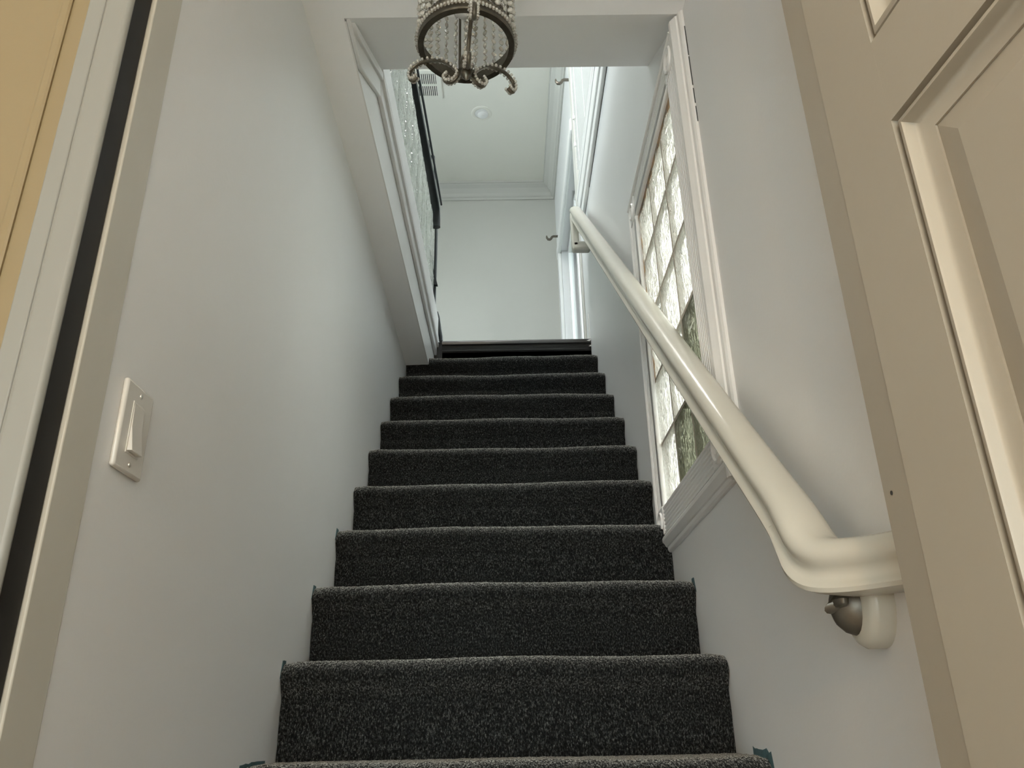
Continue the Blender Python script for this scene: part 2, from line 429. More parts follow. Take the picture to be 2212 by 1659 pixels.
# panelled door, hung on the right jamb and swung open towards the hall
DA = math.radians(6.6); DY = 0.6958; DX = 0.3612
door = sroot('door_1', (DX, DY, FLOOR), 'cream white panelled door standing open beside the handrail')
def dp(u, d, z):       # u along the leaf from the hinge towards the hall, d proud of the face (to -x)
    return (DX + u*math.sin(DA) - d*math.cos(DA), DY - u*math.cos(DA) - d*math.sin(DA), z)
def dbox(mb, u0, u1, d0, d1, z0, z1):
    v = [dp(u, d, z) for u in (u0, u1) for d in (d0, d1) for z in (z0, z1)]
    return mb.add(v, [(0,1,3,2),(4,6,7,5),(0,4,5,1),(2,3,7,6),(0,2,6,4),(1,5,7,3)])
DT = 0.92
rows = [(FLOOR+0.24, -0.22), (-0.09, 0.524), (0.622, DT-0.09)]
cols = [(0.096, 0.345), (0.435, 0.684)]
dbox(MB(), 0.0, 0.80, -0.040, -0.020, FLOOR+0.008, DT).build('door_core', 'door', door)
stl = [(0.0, cols[0][0]), (cols[0][1], cols[1][0]), (cols[1][1], 0.80)]
for a, b in stl: dbox(MB(), a, b, -0.020, 0.0, FLOOR+0.008, DT).build('stile', 'door', door)
zr = [FLOOR+0.008, rows[0][0], rows[0][1], rows[1][0], rows[1][1], rows[2][0], rows[2][1], DT]
for c in cols:
    for k in range(0, 8, 2): dbox(MB(), c[0], c[1], -0.020, -0.00005, zr[k], zr[k+1]).build('rail', 'door', door)
    for r in rows:
        mb = MB()
        prof = [(0.0, -0.0199), (0.0, -0.007), (0.0015, -0.009), (0.0045, -0.009), (0.006, -0.002), (0.0085, -0.0005), (0.0115, -0.0005), (0.013, -0.003), (0.0145, -0.010), (0.019, -0.0135), (0.026, -0.0155), (0.031, -0.0175), (0.031, -0.0199)]
        u0, u1, z0, z1 = c[0], c[1], r[0], r[1]
        n = len(prof); v = []
        for i, (su, sz) in enumerate([(0, 0), (1, 0), (1, 1), (0, 1)]):
            for o_, d_ in prof:
                v.append(dp((u1-o_) if su else (u0+o_), d_, (z1-o_) if sz else (z0+o_)))
        f = [(i*n+k, i*n+k+1, ((i+1) % 4)*n+k+1, ((i+1) % 4)*n+k) for i in range(4) for k in range(n-1)]
        mb.add(v, f); mb.build('panel_moulding', 'door', door, smooth=True)
        mb = MB()
        a = 0.031; b = 0.062
        lo = [dp(u, -0.0198, z) for u, z in ((u0+a, z0+a), (u1-a, z0+a), (u1-a, z1-a), (u0+a, z1-a))]
        hi = [dp(u, -0.011, z) for u, z in ((u0+b, z0+b), (u1-b, z0+b), (u1-b, z1-b), (u0+b, z1-b))]
        mb.add(lo+hi, [(4, 5, 6, 7), (0, 1, 5, 4), (1, 2, 6, 5), (2, 3, 7, 6), (3, 0, 4, 7), (0, 3, 2, 1)])
        mb.build('raised_panel', 'door', door)
# cream door in the hall wall on the left
door2 = sroot('door_2', (-0.9, 0.80, FLOOR), 'cream yellow panelled door in the hall wall beside the black strip')
MB().box(-1.34, -0.5405, 0.795, 0.814, FLOOR, 1.22).build('door_leaf', 'cream', door2)
for (xa, xb) in ((-0.92, -0.5735), (-1.31, -0.96)):
    for (za, zb) in ((FLOOR+0.2, -0.15), (-0.02, 1.06)):
        mb = MB()
        prof = [(0.0, 0.0), (0.0, 0.003), (0.003, 0.0045), (0.0105, 0.0045), (0.0135, 0.003), (0.0135, 0.0)]
        n = len(prof); v = []
        for su, sz in ((0, 0), (1, 0), (1, 1), (0, 1)):
            for o_, d_ in prof: v.append(((xb-o_) if su else (xa+o_), 0.795-d_, (zb-o_) if sz else (za+o_)))
        mb.add(v, [(i*n+k, i*n+k+1, ((i+1) % 4)*n+k+1, ((i+1) % 4)*n+k) for i in range(4) for k in range(n-1)])
        mb.build('panel_moulding', 'cream', door2)

# warm globe lamp that lights the hall
lamp = thing('pendant_lamp', (-0.28, -1.6, CEIL), 'lit white globe pendant lamp hanging in the lower hall', 'lamp')
MB().lathe([(0.001, 0), (0.05, 0), (0.045, -0.02), (0.001, -0.022)], (-0.28, -1.6, CEIL), 'z', 20).build('canopy', 'pewter', lamp, smooth=True)
MB().tube([(-0.28, -1.6, CEIL-0.02), (-0.28, -1.6, 1.13)], 0.004).build('cord', 'black', lamp)
gl = MB(); gl.ball((-0.28, -1.6, 1.06), 0.075, 20, 12); gl.build('globe', 'glow', lamp, smooth=True)

# ------------------------------------------------------------------ stairs
stairs = thing('staircase', (0, Y1-3*RUN, FLOOR), 'straight flight of stairs wrapped in charcoal flecked carpet', 'stairs')
def carpet_step(i):
    y0, z0 = nose(i)
    prof = [(0.022, -RISE-0.003)]
    for t in range(1, 7): prof.append((0.022+0.001*math.sin(t), -RISE + (RISE-0.092)*t/6))
    prof += [(0.025, -0.082), (0.022, -0.071), (0.015, -0.061), (0.008, -0.052), (0.002, -0.043), (-0.001, -0.034), (0.000, -0.026), (0.004, -0.017), (0.011, -0.009), (0.020, -0.003), (0.032, 0.001)]
    for t in range(1, 9): prof.append((0.032 + (RUN-0.006)*t/8, 0.0005*math.sin(3*t)))
    a = XL + 0.001
    b = XR - 0.001
    nx = 150
    rnd = random.Random(i*31)
    ph = [rnd.uniform(0, 6.28) for _ in range(6)]
    v = []; f = []
    n = len(prof)
    for k in range(nx+1):
        x = a + (b-a)*k/nx
        s = k/nx
        edge = 0.012 - 0.012*min(1, min(x-a, b-x)/0.03)          # softer roll at the wall ends
        wz = 0.0022*math.sin(5*s+ph[0]) + 0.0012*math.sin(13*s+ph[1])
        wy = 0.0025*math.sin(4*s+ph[2]) + 0.0012*math.sin(17*s+ph[3])
        for j, (py, pz) in enumerate(prof):
            m = 1.0 if 7 <= j <= 18 else 0.35
            jit = rnd.uniform(-1, 1)*0.0009
            v.append((x, y0+py+m*wy+jit + (edge*0.25 if 10 <= j <= 16 else 0), z0+pz+(m*wz if j > 6 else 0) + rnd.uniform(-1, 1)*0.0008 - (edge*0.3 if j >= 14 and j <= 18 else 0)))
    for k in range(nx):
        for j in range(n-1): f.append((k*n+j, (k+1)*n+j, (k+1)*n+j+1, k*n+j+1))
    mb = MB(); mb.v = v; mb.f = f
    me = bpy.data.meshes.new('step'); me.from_pydata(v, [], f); me.update(); me.materials.append(M['carpet'])
    for p in me.polygons: p.use_smooth = True
    st = place('step', me, stairs)
    return st
for i in range(-2, 11): carpet_step(i)
# black wooden landing nosing at the top
yt, zt = nose(11)
mb = MB()
prof = [(0.0, 0.0), (-0.006, -0.004), (-0.008, -0.012), (-0.005, -0.022), (0.006, -0.028), (0.010, -0.034), (0.010, -0.046), (0.006, -0.050), (0.006, -0.058), (0.012, -0.064), (0.012, -0.20), (0.12, -0.20), (0.12, 0.0)]
mb.prism_x([(yt+0.008+a, zt+b) for a, b in prof], -0.324, XR-0.0005)
ln = mb.build('landing_nosing', 'darkwood', stairs); ln['label'] = 'black painted wooden edge with chipped corner'
for (cx, cz, w, h) in ((XR-0.012, zt-0.012, 0.020, 0.010), (XR-0.008, zt-0.044, 0.012, 0.007)):
    mb = MB(); mb.add([(cx-w/2, yt-0.002, cz-h*0.3), (cx+w*0.1, yt-0.002, cz-h/2), (cx+w/2, yt-0.002, cz-h*0.1), (cx+w*0.45, yt-0.002, cz+h/2), (cx-w*0.1, yt-0.002, cz+h*0.2),
            (cx-w/2, yt+0.01, cz-h*0.3), (cx+w*0.1, yt+0.01, cz-h/2), (cx+w/2, yt+0.01, cz-h*0.1), (cx+w*0.45, yt+0.01, cz+h/2), (cx-w*0.1, yt+0.01, cz+h*0.2)],
           [(0, 1, 2, 3, 4), (5, 9, 8, 7, 6)] + [(i, (i+1) % 5, 5+(i+1) % 5, 5+i) for i in range(5)])
    mb.build('paint_chip', 'chip', ln)

# left side of the stair opening: fascia, base moulding, kerb
tr = sroot('trim_3', (-0.38, 2.7, CEIL), 'white fascia boards and moulding along the stair opening')
x0, x1 = xf(1.5), xf(4.2)
# plain lower board
mb = MB()
poly = [(1.505, CEIL), (1.93, UP+0.0), (4.2, UP), (4.2, CEIL)]
def skew(mb_, poly_, th, off=0.0):
    n = len(poly_)
    v = [(xf(p[0])+off, p[0], p[1]) for p in poly_] + [(xf(p[0])+off+th, p[0], p[1]) for p in poly_]
    f = [tuple(range(n))[::-1], tuple(range(n, 2*n))] + [(i, (i+1) % n, n+(i+1) % n, n+i) for i in range(n)]
    return mb_.add(v, f)
skew(MB(), poly, 0.004).build('fascia_board', 'trim', tr)
# raked moulding under the sloped header and the level moulding that follows it
A_, B_, C_, D_ = (1.497, CEIL), (1.912, UP-0.001), (1.945, 1.818), (1.664, CEIL)
skew(MB(), [A_, B_, C_, D_], 0.012, 0.004).build('raked_moulding', 'trim', tr, bevel=0.003)
skew(MB(), [(1.51, CEIL+0.002), (1.912, UP-0.010), (1.925, UP-0.030), (1.55, CEIL+0.002)], 0.022, 0.004).build('raked_moulding', 'trim', tr, bevel=0.003)
skew(MB(), [(1.912, UP-0.002), (4.2, UP-0.002), (4.2, 1.818), (1.945, 1.818)], 0.014, 0.004).build('level_moulding', 'trim', tr, bevel=0.004)
skew(MB(), [(1.915, UP-0.012), (4.2, UP-0.012), (4.2, UP-0.030), (1.925, UP-0.030)], 0.024, 0.004).build('level_moulding', 'trim', tr, bevel=0.003)
skew(MB(), [(1.90, UP), (4.2, UP), (4.2, 2.035), (1.90, 2.00)], 0.10, -0.074).build('kerb', 'trim', tr, bevel=0.002)

# ------------------------------------------------------------------ glass blocks
def block_mesh(name, mat, seed, w=0.194, h=0.194, t=0.078, n=10):
    rnd = random.Random(seed); ph = [rnd.uniform(0, 6.28) for _ in range(6)]
    v = []; f = []
    def wave(u, s):
        return 0.0028*(math.sin(9*u+4*math.sin(5*s+ph[0])+ph[1]) + 0.6*math.sin(17*u+3*math.sin(7*s+ph[2])+ph[3]))
    def face(x, sgn):
        base = len(v)
        for i in range(n+1):
            for j in range(n+1):
                u, s = i/n, j/n
                e = min(u, 1-u, s, 1-s)
                k = min(1, e/0.12)
                v.append((x - sgn*(1-k)*0.0015 + sgn*k*wave(u, s), (u-0.5)*w, (s-0.5)*h))
        for i in range(n):
            for j in range(n):
                a = base+i*(n+1)+j
                q = (a, a+1, a+n+2, a+n+1)
                f.append(q if sgn < 0 else q[::-1])
        return base
    b0 = face(-t/2, -1); b1 = face(t/2, 1)
    ring = [(i, 0) for i in range(n)] + [(n, j) for j in range(n)] + [(i, n) for i in range(n, 0, -1)] + [(0, j) for j in range(n, 0, -1)]
    for k in range(len(ring)):
        (i, j), (i2, j2) = ring[k], ring[(k+1) % len(ring)]
        f.append((b0+i*(n+1)+j, b0+i2*(n+1)+j2, b1+i2*(n+1)+j2, b1+i*(n+1)+j))
    me = bpy.data.meshes.new(name); me.from_pydata(v, [], f); me.update(); me.materials.append(M[mat]); shade(me, 0.8)
    return me
BLK = [block_mesh('glass_block', 'block', s) for s in (1, 2, 3, 4)]
BLK_D = [block_mesh('glass_block', 'block_dark', s) for s in (5, 6)]

# window beside the stairs
PIT = 0.2035
gx = 0.456 + 0.039
win = sroot('window_1', (gx, 1.92, 0.545), 'glass block window with fluted white casing beside the handrail')
gy0, gz0 = 1.620, 0.548
for c in range(3):
    for r in range(5):
        dark = (r == 0 and c in (0, 1)) or (r == 1 and c == 0)
        me = (BLK_D if dark else BLK)[(c*3+r) % (2 if dark else 4)]
        o = place('glass_block', me, win, loc=(gx, gy0+PIT*(c+0.5), gz0+PIT*(r+0.5)))
        if dark: o['label'] = 'glass block tinted for the dark view outside'
mb = MB()
for c in range(4): mb.box(gx-0.0380, gx+0.034, gy0+PIT*c-0.0048, gy0+PIT*c+0.0048, gz0, gz0+5*PIT)
for r in range(6): mb.box(gx-0.0378, gx+0.0335, gy0, gy0+3*PIT, gz0+PIT*r-0.0048, gz0+PIT*r+0.0048)
mb.build('mortar_joints', 'mortar', win)
# frame stop inside the casing (rounded white bead), with bare wood showing at the head
ciy0, ciy1, ciz0, ciz1 = 1.635, 2.222, 0.570, 1.556
for nm, args in (('stop', (0.444, 0.458, ciy1-0.002, ciy1+0.03, ciz0, ciz1)), ('stop', (0.444, 0.458, ciy0, ciy1+0.03, ciz1-0.002, ciz1+0.03))):
    MB().box(*args).build(nm, 'trim', win, bevel=0.006, seg=3)
MB().box(0.4565, 0.462, ciy0+0.02, ciy1, ciz1-0.024, ciz1-0.002).build('bare_edge', 'bare', win)
MB().box(0.4565, 0.460, ciy1-0.009, ciy1-0.002, 0.95, ciz1-0.01).build('bare_edge', 'bare', win)

def casing_run(axis, a, b, inner, sgn, prof, name):
    mb = MB(); v = []; m = len(prof)
    for t in (a, b):
        for o_, xx in prof:
            p = inner + sgn*o_
            v.append((xx, t, p) if axis == 'y' else (xx, p, t))
    mb.add(v, [tuple(range(m)), tuple(range(m, 2*m))[::-1]] + [(i, m+i, m+(i+1) % m, (i+1) % m) for i in range(m)])
    return mb.build(name, 'trim', win)
def flute_prof(flut, x=0.444):
    prof = [(0.0, XR), (0.0, x+0.003), (0.004, x)]
    n = 6; gw = (flut-0.012)/n
    for k in range(n):
        q = 0.008 + k*gw
        prof += [(q, x), (q+gw*0.18, x), (q+gw*0.3, x+0.0045), (q+gw*0.62, x+0.0045), (q+gw*0.74, x)]
    return prof + [(flut, x), (flut, XR)]
def band_prof(f0, band, x=0.444):
    return [(f0, XR), (f0, x+0.006), (f0+band*0.07, x+0.006), (f0+band*0.10, x-0.002), (f0+band*0.24, x-0.006), (f0+band*0.41, x-0.005), (f0+band*0.58, x+0.002), (f0+band*0.69, x+0.006), (f0+band*0.72, x+0.010), (f0+band*0.9, x+0.012), (f0+band, x+0.016), (f0+band, XR)]
CSX = 0.444
FN, FB, FF, FT = 0.092, 0.078, 0.075, 0.070          # fluted widths: near, bottom, far, top
casing_run('z', ciz0, ciz1, ciy0, -1, flute_prof(FN), 'casing')
casing_run('z', ciz0, ciz1, ciy1, 1, flute_prof(FF), 'casing')
casing_run('y', ciy0, ciy1, ciz0, -1, flute_prof(FB), 'casing')
casing_run('y', ciy0, ciy1, ciz1, 1, flute_prof(FT), 'casing')
casing_run('z', ciz0-FB-0.045, CEIL, ciy0, -1, band_prof(FN, 0.060), 'back_band')
casing_run('z', ciz0-FB, ciz1+0.06, ciy1, 1, band_prof(FF, 0.030), 'back_band')
casing_run('y', ciy0-FN-0.06, ciy1+FF+0.03, ciz0, -1, band_prof(FB, 0.045), 'back_band')
casing_run('y', ciy0-FN, ciy1+FF+0.03, ciz1, 1, band_prof(FT+0.01, 0.025), 'back_band')
def rosette(yc, zc, hw, hh):
    b = MB().box(CSX-0.002, XR, yc-hw, yc+hw, zc-hh, zc+hh).build('corner_block', 'trim', win, bevel=0.002)
    prof = [(0.001, -0.0008), (hw*0.25, -0.001), (hw*0.32, -0.004), (hw*0.42, -0.001), (hw*0.55, -0.0008), (hw*0.62, -0.005), (hw*0.72, -0.005), (hw*0.78, 0.0), (hw*0.78, 0.003), (0.001, 0.003)]
    MB().lathe(prof, (CSX-0.002, yc, zc), 'x', 24).build('rosette', 'trim', b, smooth=True)
rosette(ciy0-0.046, ciz0-0.039, 0.046, 0.039)
rosette(ciy1+0.038, ciz0-0.039, 0.038, 0.039)
rosette(ciy0-0.046, ciz1+0.040, 0.046, 0.040)
rosette(ciy1+0.038, ciz1+0.040, 0.038, 0.040)
for za, zb in ((1.30, 1.345), (1.355, 1.40), (1.41, 1.50), (1.505, 1.60)):
    MB().box(XR-0.002, XR+0.001, ciy0-0.1534, ciy0-0.1522, za, zb).build('caulk_gap', 'black', win)

# glass block guard wall on the left of the stair opening
guard = thing('glass_block_partition', (-0.42, 3.0, 2.03), 'low wall of wavy glass blocks under the black rail', 'glass wall')
gt = 0.165
for c in range(11):
    for r in range(4):
        yc = 2.02 + PIT*(c+0.5) - 0.42
        zc = 2.01 + 0.150*(r+0.5)
        if yc > 3.86: continue
        o = place('glass_block', BLK[(c*5+r*3) % 4], guard, loc=(xf(yc)-0.036, yc, zc + 0.02*(yc-2)))
        o.scale = (0.75, 1, 0.143/0.194)
# black cap rail
rl = thing('guard_rail', (-0.40, 3.8, 2.06), 'black metal guard rail on top of the glass block wall', 'railing')
def ry(y): return 2.665
def rx(y): return -0.394 + (y-2.68)*0.030
capp = [(-0.030, 0.0), (-0.034, 0.012), (-0.030, 0.030), (-0.016, 0.040), (0.0, 0.043), (0.016, 0.040), (0.030, 0.030), (0.034, 0.012), (0.030, 0.0), (0.016, -0.006), (-0.016, -0.006)]
mb = MB()
mb.sweep([(a*0.75, b) for a, b in capp], [(rx(y), y, ry(y)) for y in (1.5, 2.2, 3.0, 3.5, 3.66)] + [(rx(3.7), 3.70, ry(3.7)-0.012), (rx(3.7), 3.725, ry(3.7)-0.05), (rx(3.7), 3.735, ry(3.7)-0.10)], (1, 0, 0))
mb.build('cap_rail', 'black', rl, smooth=True)
MB().tube([(rx(1.6)+0.03, 1.6, ry(1.6)+0.045), (rx(3)+0.03, 3.0, ry(3.0)+0.05), (rx(3.7)+0.03, 3.74, ry(3.8)+0.045)], 0.006, 6).build('side_rod', 'black', rl)
MB().tube([(-0.386, 3.84, 2.74), (-0.388, 3.84, 2.45), (-0.389, 3.84, 2.12), (-0.388, 3.84, 2.025)], 0.0065, 8).build('post', 'black', rl)
MB().tube([(-0.370, 3.85, 2.74), (-0.370, 3.85, 2.45), (-0.373, 3.85, 2.06), (-0.373, 3.85, 2.025)], 0.0085, 8).build('post', 'black', rl)
# looped strap handle standing above the rail
MB().tube([(-0.404, 3.80, 2.86), (-0.408, 3.80, 3.04), (-0.403, 3.80, 3.095), (-0.395, 3.80, 3.115), (-0.388, 3.80, 3.095), (-0.384, 3.80, 3.03), (-0.374, 3.80, 2.80)], 0.0055, 8).build('loop_handle', 'black', rl, smooth=True)
MB().tube([(-0.424, 3.80, 3.215), (-0.419, 3.80, 3.17), (-0.416, 3.80, 3.13), (-0.412, 3.80, 3.10)], [0.002, 0.007, 0.005, 0.007], 8).build('finial', 'black', rl, smooth=True)
MB().tube([(-0.394, 3.78, 2.86), (-0.376, 3.80, 2.80), (-0.362, 3.82, 2.765)], [0.006, 0.008, 0.004], 8).build('strap', 'black', rl)
mb = MB(); q = [(-0.392, 2.40), (-0.353, 2.237), (-0.375, 2.240), (-0.376, 2.262), (-0.372, 2.275), (-0.392, 2.335)]
mb.add([(a, 3.815, b) for a, b in q] + [(a, 3.835, b) for a, b in q], [(0, 1, 2, 3, 4, 5), (11, 10, 9, 8, 7, 6)] + [(i, (i+1) % 6, 6+(i+1) % 6, 6+i) for i in range(6)])
mb.build('bracket_plate', 'black', rl)
MB().tube([(-0.368, 3.825, 2.06), (-0.356, 3.82, 2.065), (-0.350, 3.82, 2.04), (-0.340, 3.82, 1.97), (-0.332, 3.83, 1.925), (-0.330, 3.83, UP+0.004)], 0.011, 8).build('foot_scroll', 'black', rl, smooth=True)

# ------------------------------------------------------------------ upper room details
# crown moulding on the far wall and the right wall
cp = [(0.0, 0.0), (0.0, -0.135), (0.012, -0.135), (0.016, -0.120), (0.028, -0.112), (0.032, -0.100), (0.036, -0.085), (0.060, -0.050), (0.085, -0.030), (0.090, -0.022), (0.10, -0.020), (0.10, 0.0)]
tr = sroot('trim_4', (-1.0, FAR, UCEIL-0.14), 'white crown moulding around the upper ceiling')
mb = MB(); mb.prism_x([(FAR-a, UCEIL+b) for a, b in cp], -2.6, XR); mb.build('far_crown', 'upper_wall', tr)
mb = MB(); mb.prism_y([(XR-a, UCEIL+b) for a, b in cp], -0.6, FAR); mb.build('right_crown', 'upper_wall', tr)

dl = thing('ceiling_light', (-0.137, 4.826, UCEIL), 'round white recessed light in the upper ceiling', 'light')
MB().lathe([(0.050, 0.0), (0.050, -0.001), (0.054, -0.004), (0.072, -0.005), (0.079, -0.002), (0.080, 0.0)], (-0.137, 4.826, UCEIL), 'z', 36, False).build('trim_ring', 'upper_ceiling', dl, smooth=True)
MB().lathe([(0.001, -0.0012), (0.02, -0.0012), (0.043, -0.0016), (0.049, -0.0022), (0.049, -0.0005), (0.001, -0.0005)], (-0.137, 4.826, UCEIL), 'z', 36).build('lens', 'trim', dl, smooth=True)
MB().lathe([(0.001, -0.014), (0.016, -0.0135), (0.032, -0.011), (0.040, -0.006), (0.041, -0.001), (0.001, -0.001)], (-0.127, 4.84, UCEIL), 'z', 28).build('bulb_face', 'trim', dl, smooth=True)

uf = thing('added_ceiling_lamp', (-0.12, 2.75, UCEIL), 'added unseen ceiling lamp brightening the stairwell', 'light')  # unseen lamp added above the opening to brighten stairwell and upper room
MB().lathe([(0.001, 0.0), (0.27, 0.0), (0.27, -0.03), (0.25, -0.03), (0.001, -0.03)], (-0.12, 2.75, UCEIL), 'z', 32).build('pan', 'trim', uf, smooth=True)
MB().lathe([(0.001, -0.031), (0.245, -0.031), (0.235, -0.055), (0.15, -0.075), (0.001, -0.082)], (-0.12, 2.75, UCEIL), 'z', 32).build('diffuser', 'glow_white', uf, smooth=True)
vx0, vx1, vy0, vy1 = -0.66, -0.42, 4.38, 4.66
vt = thing('ceiling_vent', (-0.54, 4.52, UCEIL), 'white slotted air vent in the upper ceiling', 'vent')
MB().box(vx0+0.03, vx1-0.03, vy0+0.025, vy1-0.025, UCEIL-0.002, UCEIL-0.001).build('duct', 'dark', vt)
mb = MB()
mb.box(vx0, vx0+0.035, vy0, vy1, UCEIL-0.007, UCEIL-0.0005); mb.box(vx1-0.035, vx1, vy0, vy1, UCEIL-0.007, UCEIL-0.0005)
mb.box(vx0, vx1, vy0, vy0+0.03, UCEIL-0.0065, UCEIL-0.0005); mb.box(vx0, vx1, vy1-0.03, vy1, UCEIL-0.0065, UCEIL-0.0005)
mb.box(vx0, vx1, 4.51, 4.53, UCEIL-0.0062, UCEIL-0.0005)
mb.build('frame', 'upper_ceiling', vt)
for k in range(12):
    xx = vx0+0.036+k*0.0142
    MB().box(xx, xx+0.0078, vy0+0.03, vy1-0.03, UCEIL-0.006, UCEIL-0.001).build('louvre', 'upper_ceiling', vt)

# upper window with raised blind above the stairs
win2 = sroot('window_2', (XR, 3.0, W2[2]), 'upper window with white blind and grey white casing')
CX = 0.440
def frame_y(mb, y0, y1, z0, z1, d, xa, xb):
    mb.box(xa, xb, y0-d, y1+d, z0-d, z0); mb.box(xa, xb, y0-d, y1+d, z1, z1+d)
    mb.box(xa, xb, y0-d, y0, z0, z1); mb.box(xa, xb, y1, y1+d, z0, z1)
MB().box(CX-0.004, XR+0.01, W2[0]-0.1, W2[1]+0.03, 2.765, 2.805).build('sill', 'trim', win2, bevel=0.006)
MB().box(CX, XR, W2[0]-0.1, W2[1]+0.0, 2.665, 2.765).build('casing', 'trim', win2, bevel=0.006)
MB().box(CX+0.008, XR, W2[0]-0.1, W2[1]-0.0, 2.60, 2.665).build('casing', 'trim', win2, bevel=0.004)
MB().box(XR-0.002, XR+0.001, W2[0]-0.1, 3.45, 2.5965, 2.600).build('caulk_gap', 'black', win2)
MB().box(CX, XR, W2[1], W2[1]+0.10, 2.60, 4.0).build('casing', 'upper_wall', win2, bevel=0.006)
MB().box(CX, XR, W2[0]-0.1, W2[0], 2.80, 4.0).build('casing', 'trim', win2, bevel=0.006)
MB().box(CX, XR, W2[0], W2[1], 3.90, 4.0).build('casing', 'trim', win2, bevel=0.006)
mb = MB(); frame_y(mb, W2[0]+0.04, W2[1]-0.04, W2[2]+0.04, W2[3]-0.04, 0.04, XR+0.06, XR+0.10); mb.build('sash', 'trim', win2)
MB().box(XR+0.078, XR+0.082, W2[0]+0.04, W2[1]-0.04, W2[2]+0.04, W2[3]-0.04).build('pane', 'pane', win2)
bl = thing('window_blind', (XR, 3.05, 3.88), 'white slatted blind hanging in the upper window', 'blind')
MB().box(CX+0.01, XR+0.03, W2[0]+0.01, W2[1]-0.01, 3.85, 3.895).build('head_rail', 'blind', bl, bevel=0.003)
sl = MB(); sl.add([(-0.020, -0.72, 0.014), (0.020, -0.72, -0.014), (0.020, 0.72, -0.014), (-0.020, 0.72, 0.014), (-0.020, -0.72, 0.016), (0.020, -0.72, -0.012), (0.020, 0.72, -0.012), (-0.020, 0.72, 0.016)],
                  [(0, 3, 2, 1), (4, 5, 6, 7), (0, 1, 5, 4), (1, 2, 6, 5), (2, 3, 7, 6), (3, 0, 4, 7)])
slm = sl.mesh('slat'); slm.materials.append(M['blind'])
for k in range(40): place('slat', slm, bl, loc=(XR-0.002, 3.04, 3.84-0.023*k))
MB().box(XR-0.02, XR+0.016, 2.32, 3.76, 2.885, 2.905).build('bottom_rail', 'blind', bl, bevel=0.003)
for yy in (2.75, 3.25, 3.6): MB().tube([(XR-0.026, yy, 3.85), (XR-0.026, yy, 2.89)], 0.0012, 5).build('cord', 'blind', bl)
for (yy, zz) in ((3.70, 3.30), (3.72, 3.12)):
    MB().lathe([(0.002, 0.0), (0.006, -0.004), (0.008, -0.03), (0.003, -0.034)], (XR-0.03, yy, zz), 'z', 10).build('cord_tassel', 'blind', bl, smooth=True)

# tall far window
win3 = sroot('window_3', (XR, 4.7, UP), 'tall white framed window at the head of the stairs')
MB().box(0.436, XR, 3.94, 5.46, 3.40, 3.50).build('head_casing', 'trim', win3, bevel=0.02, seg=4)
MB().box(0.440, XR, 5.34, 5.43, UP, 3.40).build('casing', 'trim', win3, bevel=0.005)
MB().box(0.452, XR, 3.98, 4.02, UP, 3.40).build('casing', 'upper_wall', win3, bevel=0.004)
mb = MB(); frame_y(mb, W3[0]+0.05, W3[1]-0.05, W3[2]+0.06, W3[3]-0.05, 0.05, XR+0.05, XR+0.09); mb.build('sash', 'trim', win3)
MB().box(XR+0.045, XR+0.09, 4.62, 4.69, W3[2], W3[3]).build('mullion', 'trim', win3)
MB().box(XR+0.068, XR+0.072, W3[0]+0.05, 4.62, W3[2]+0.05, W3[3]-0.05).build('pane', 'pane', win3)
MB().box(XR+0.068, XR+0.072, 4.69, W3[1]-0.05, W3[2]+0.05, W3[3]-0.05).build('pane', 'pane', win3)
def bracket(y, z, label):
    t = thing('curtain_bracket', (XR, y, z), label, 'hook', 'curtain hooks on the right wall')
    MB().lathe([(0.001, 0.0), (0.014, 0.0), (0.014, -0.004), (0.001, -0.006)], (XR-0.0, y, z), 'x', 12).build('wall_plate', 'bronze', t, smooth=True)
    pts = [(XR-0.004, y, z), (XR-0.04, y, z), (XR-0.052, y, z-0.006), (XR-0.060, y, z-0.022), (XR-0.070, y, z-0.030), (XR-0.084, y, z-0.028), (XR-0.093, y, z-0.014), (XR-0.095, y, z+0.006)]
    MB().tube(pts, [0.010]*3+[0.011]*3+[0.009, 0.005], 8).build('hook_arm', 'bronze', t, smooth=True)
bracket(4.02, 3.88, 'dark metal curtain hook beside the white blind')
bracket(5.56, 3.70, 'dark metal curtain hook near the far corner')
# unseen side window added to let more daylight into the upper room
win4 = sroot('added_window_4', (-2.66, 3.1, 2.5), 'added unseen window bringing daylight to the upper room')
mb = MB(); frame_y(mb, W4[0]+0.05, W4[1]-0.05, W4[2]+0.05, W4[3]-0.05, 0.05, -2.69, -2.65); mb.box(-2.69, -2.65, 3.07, 3.13, W4[2], W4[3]); mb.build('sash', 'trim', win4)
MB().box(-2.672, -2.668, W4[0]+0.05, 3.07, W4[2]+0.05, W4[3]-0.05).build('pane', 'pane', win4)
MB().box(-2.672, -2.668, 3.13, W4[1]-0.05, W4[2]+0.05, W4[3]-0.05).build('pane', 'pane', win4)

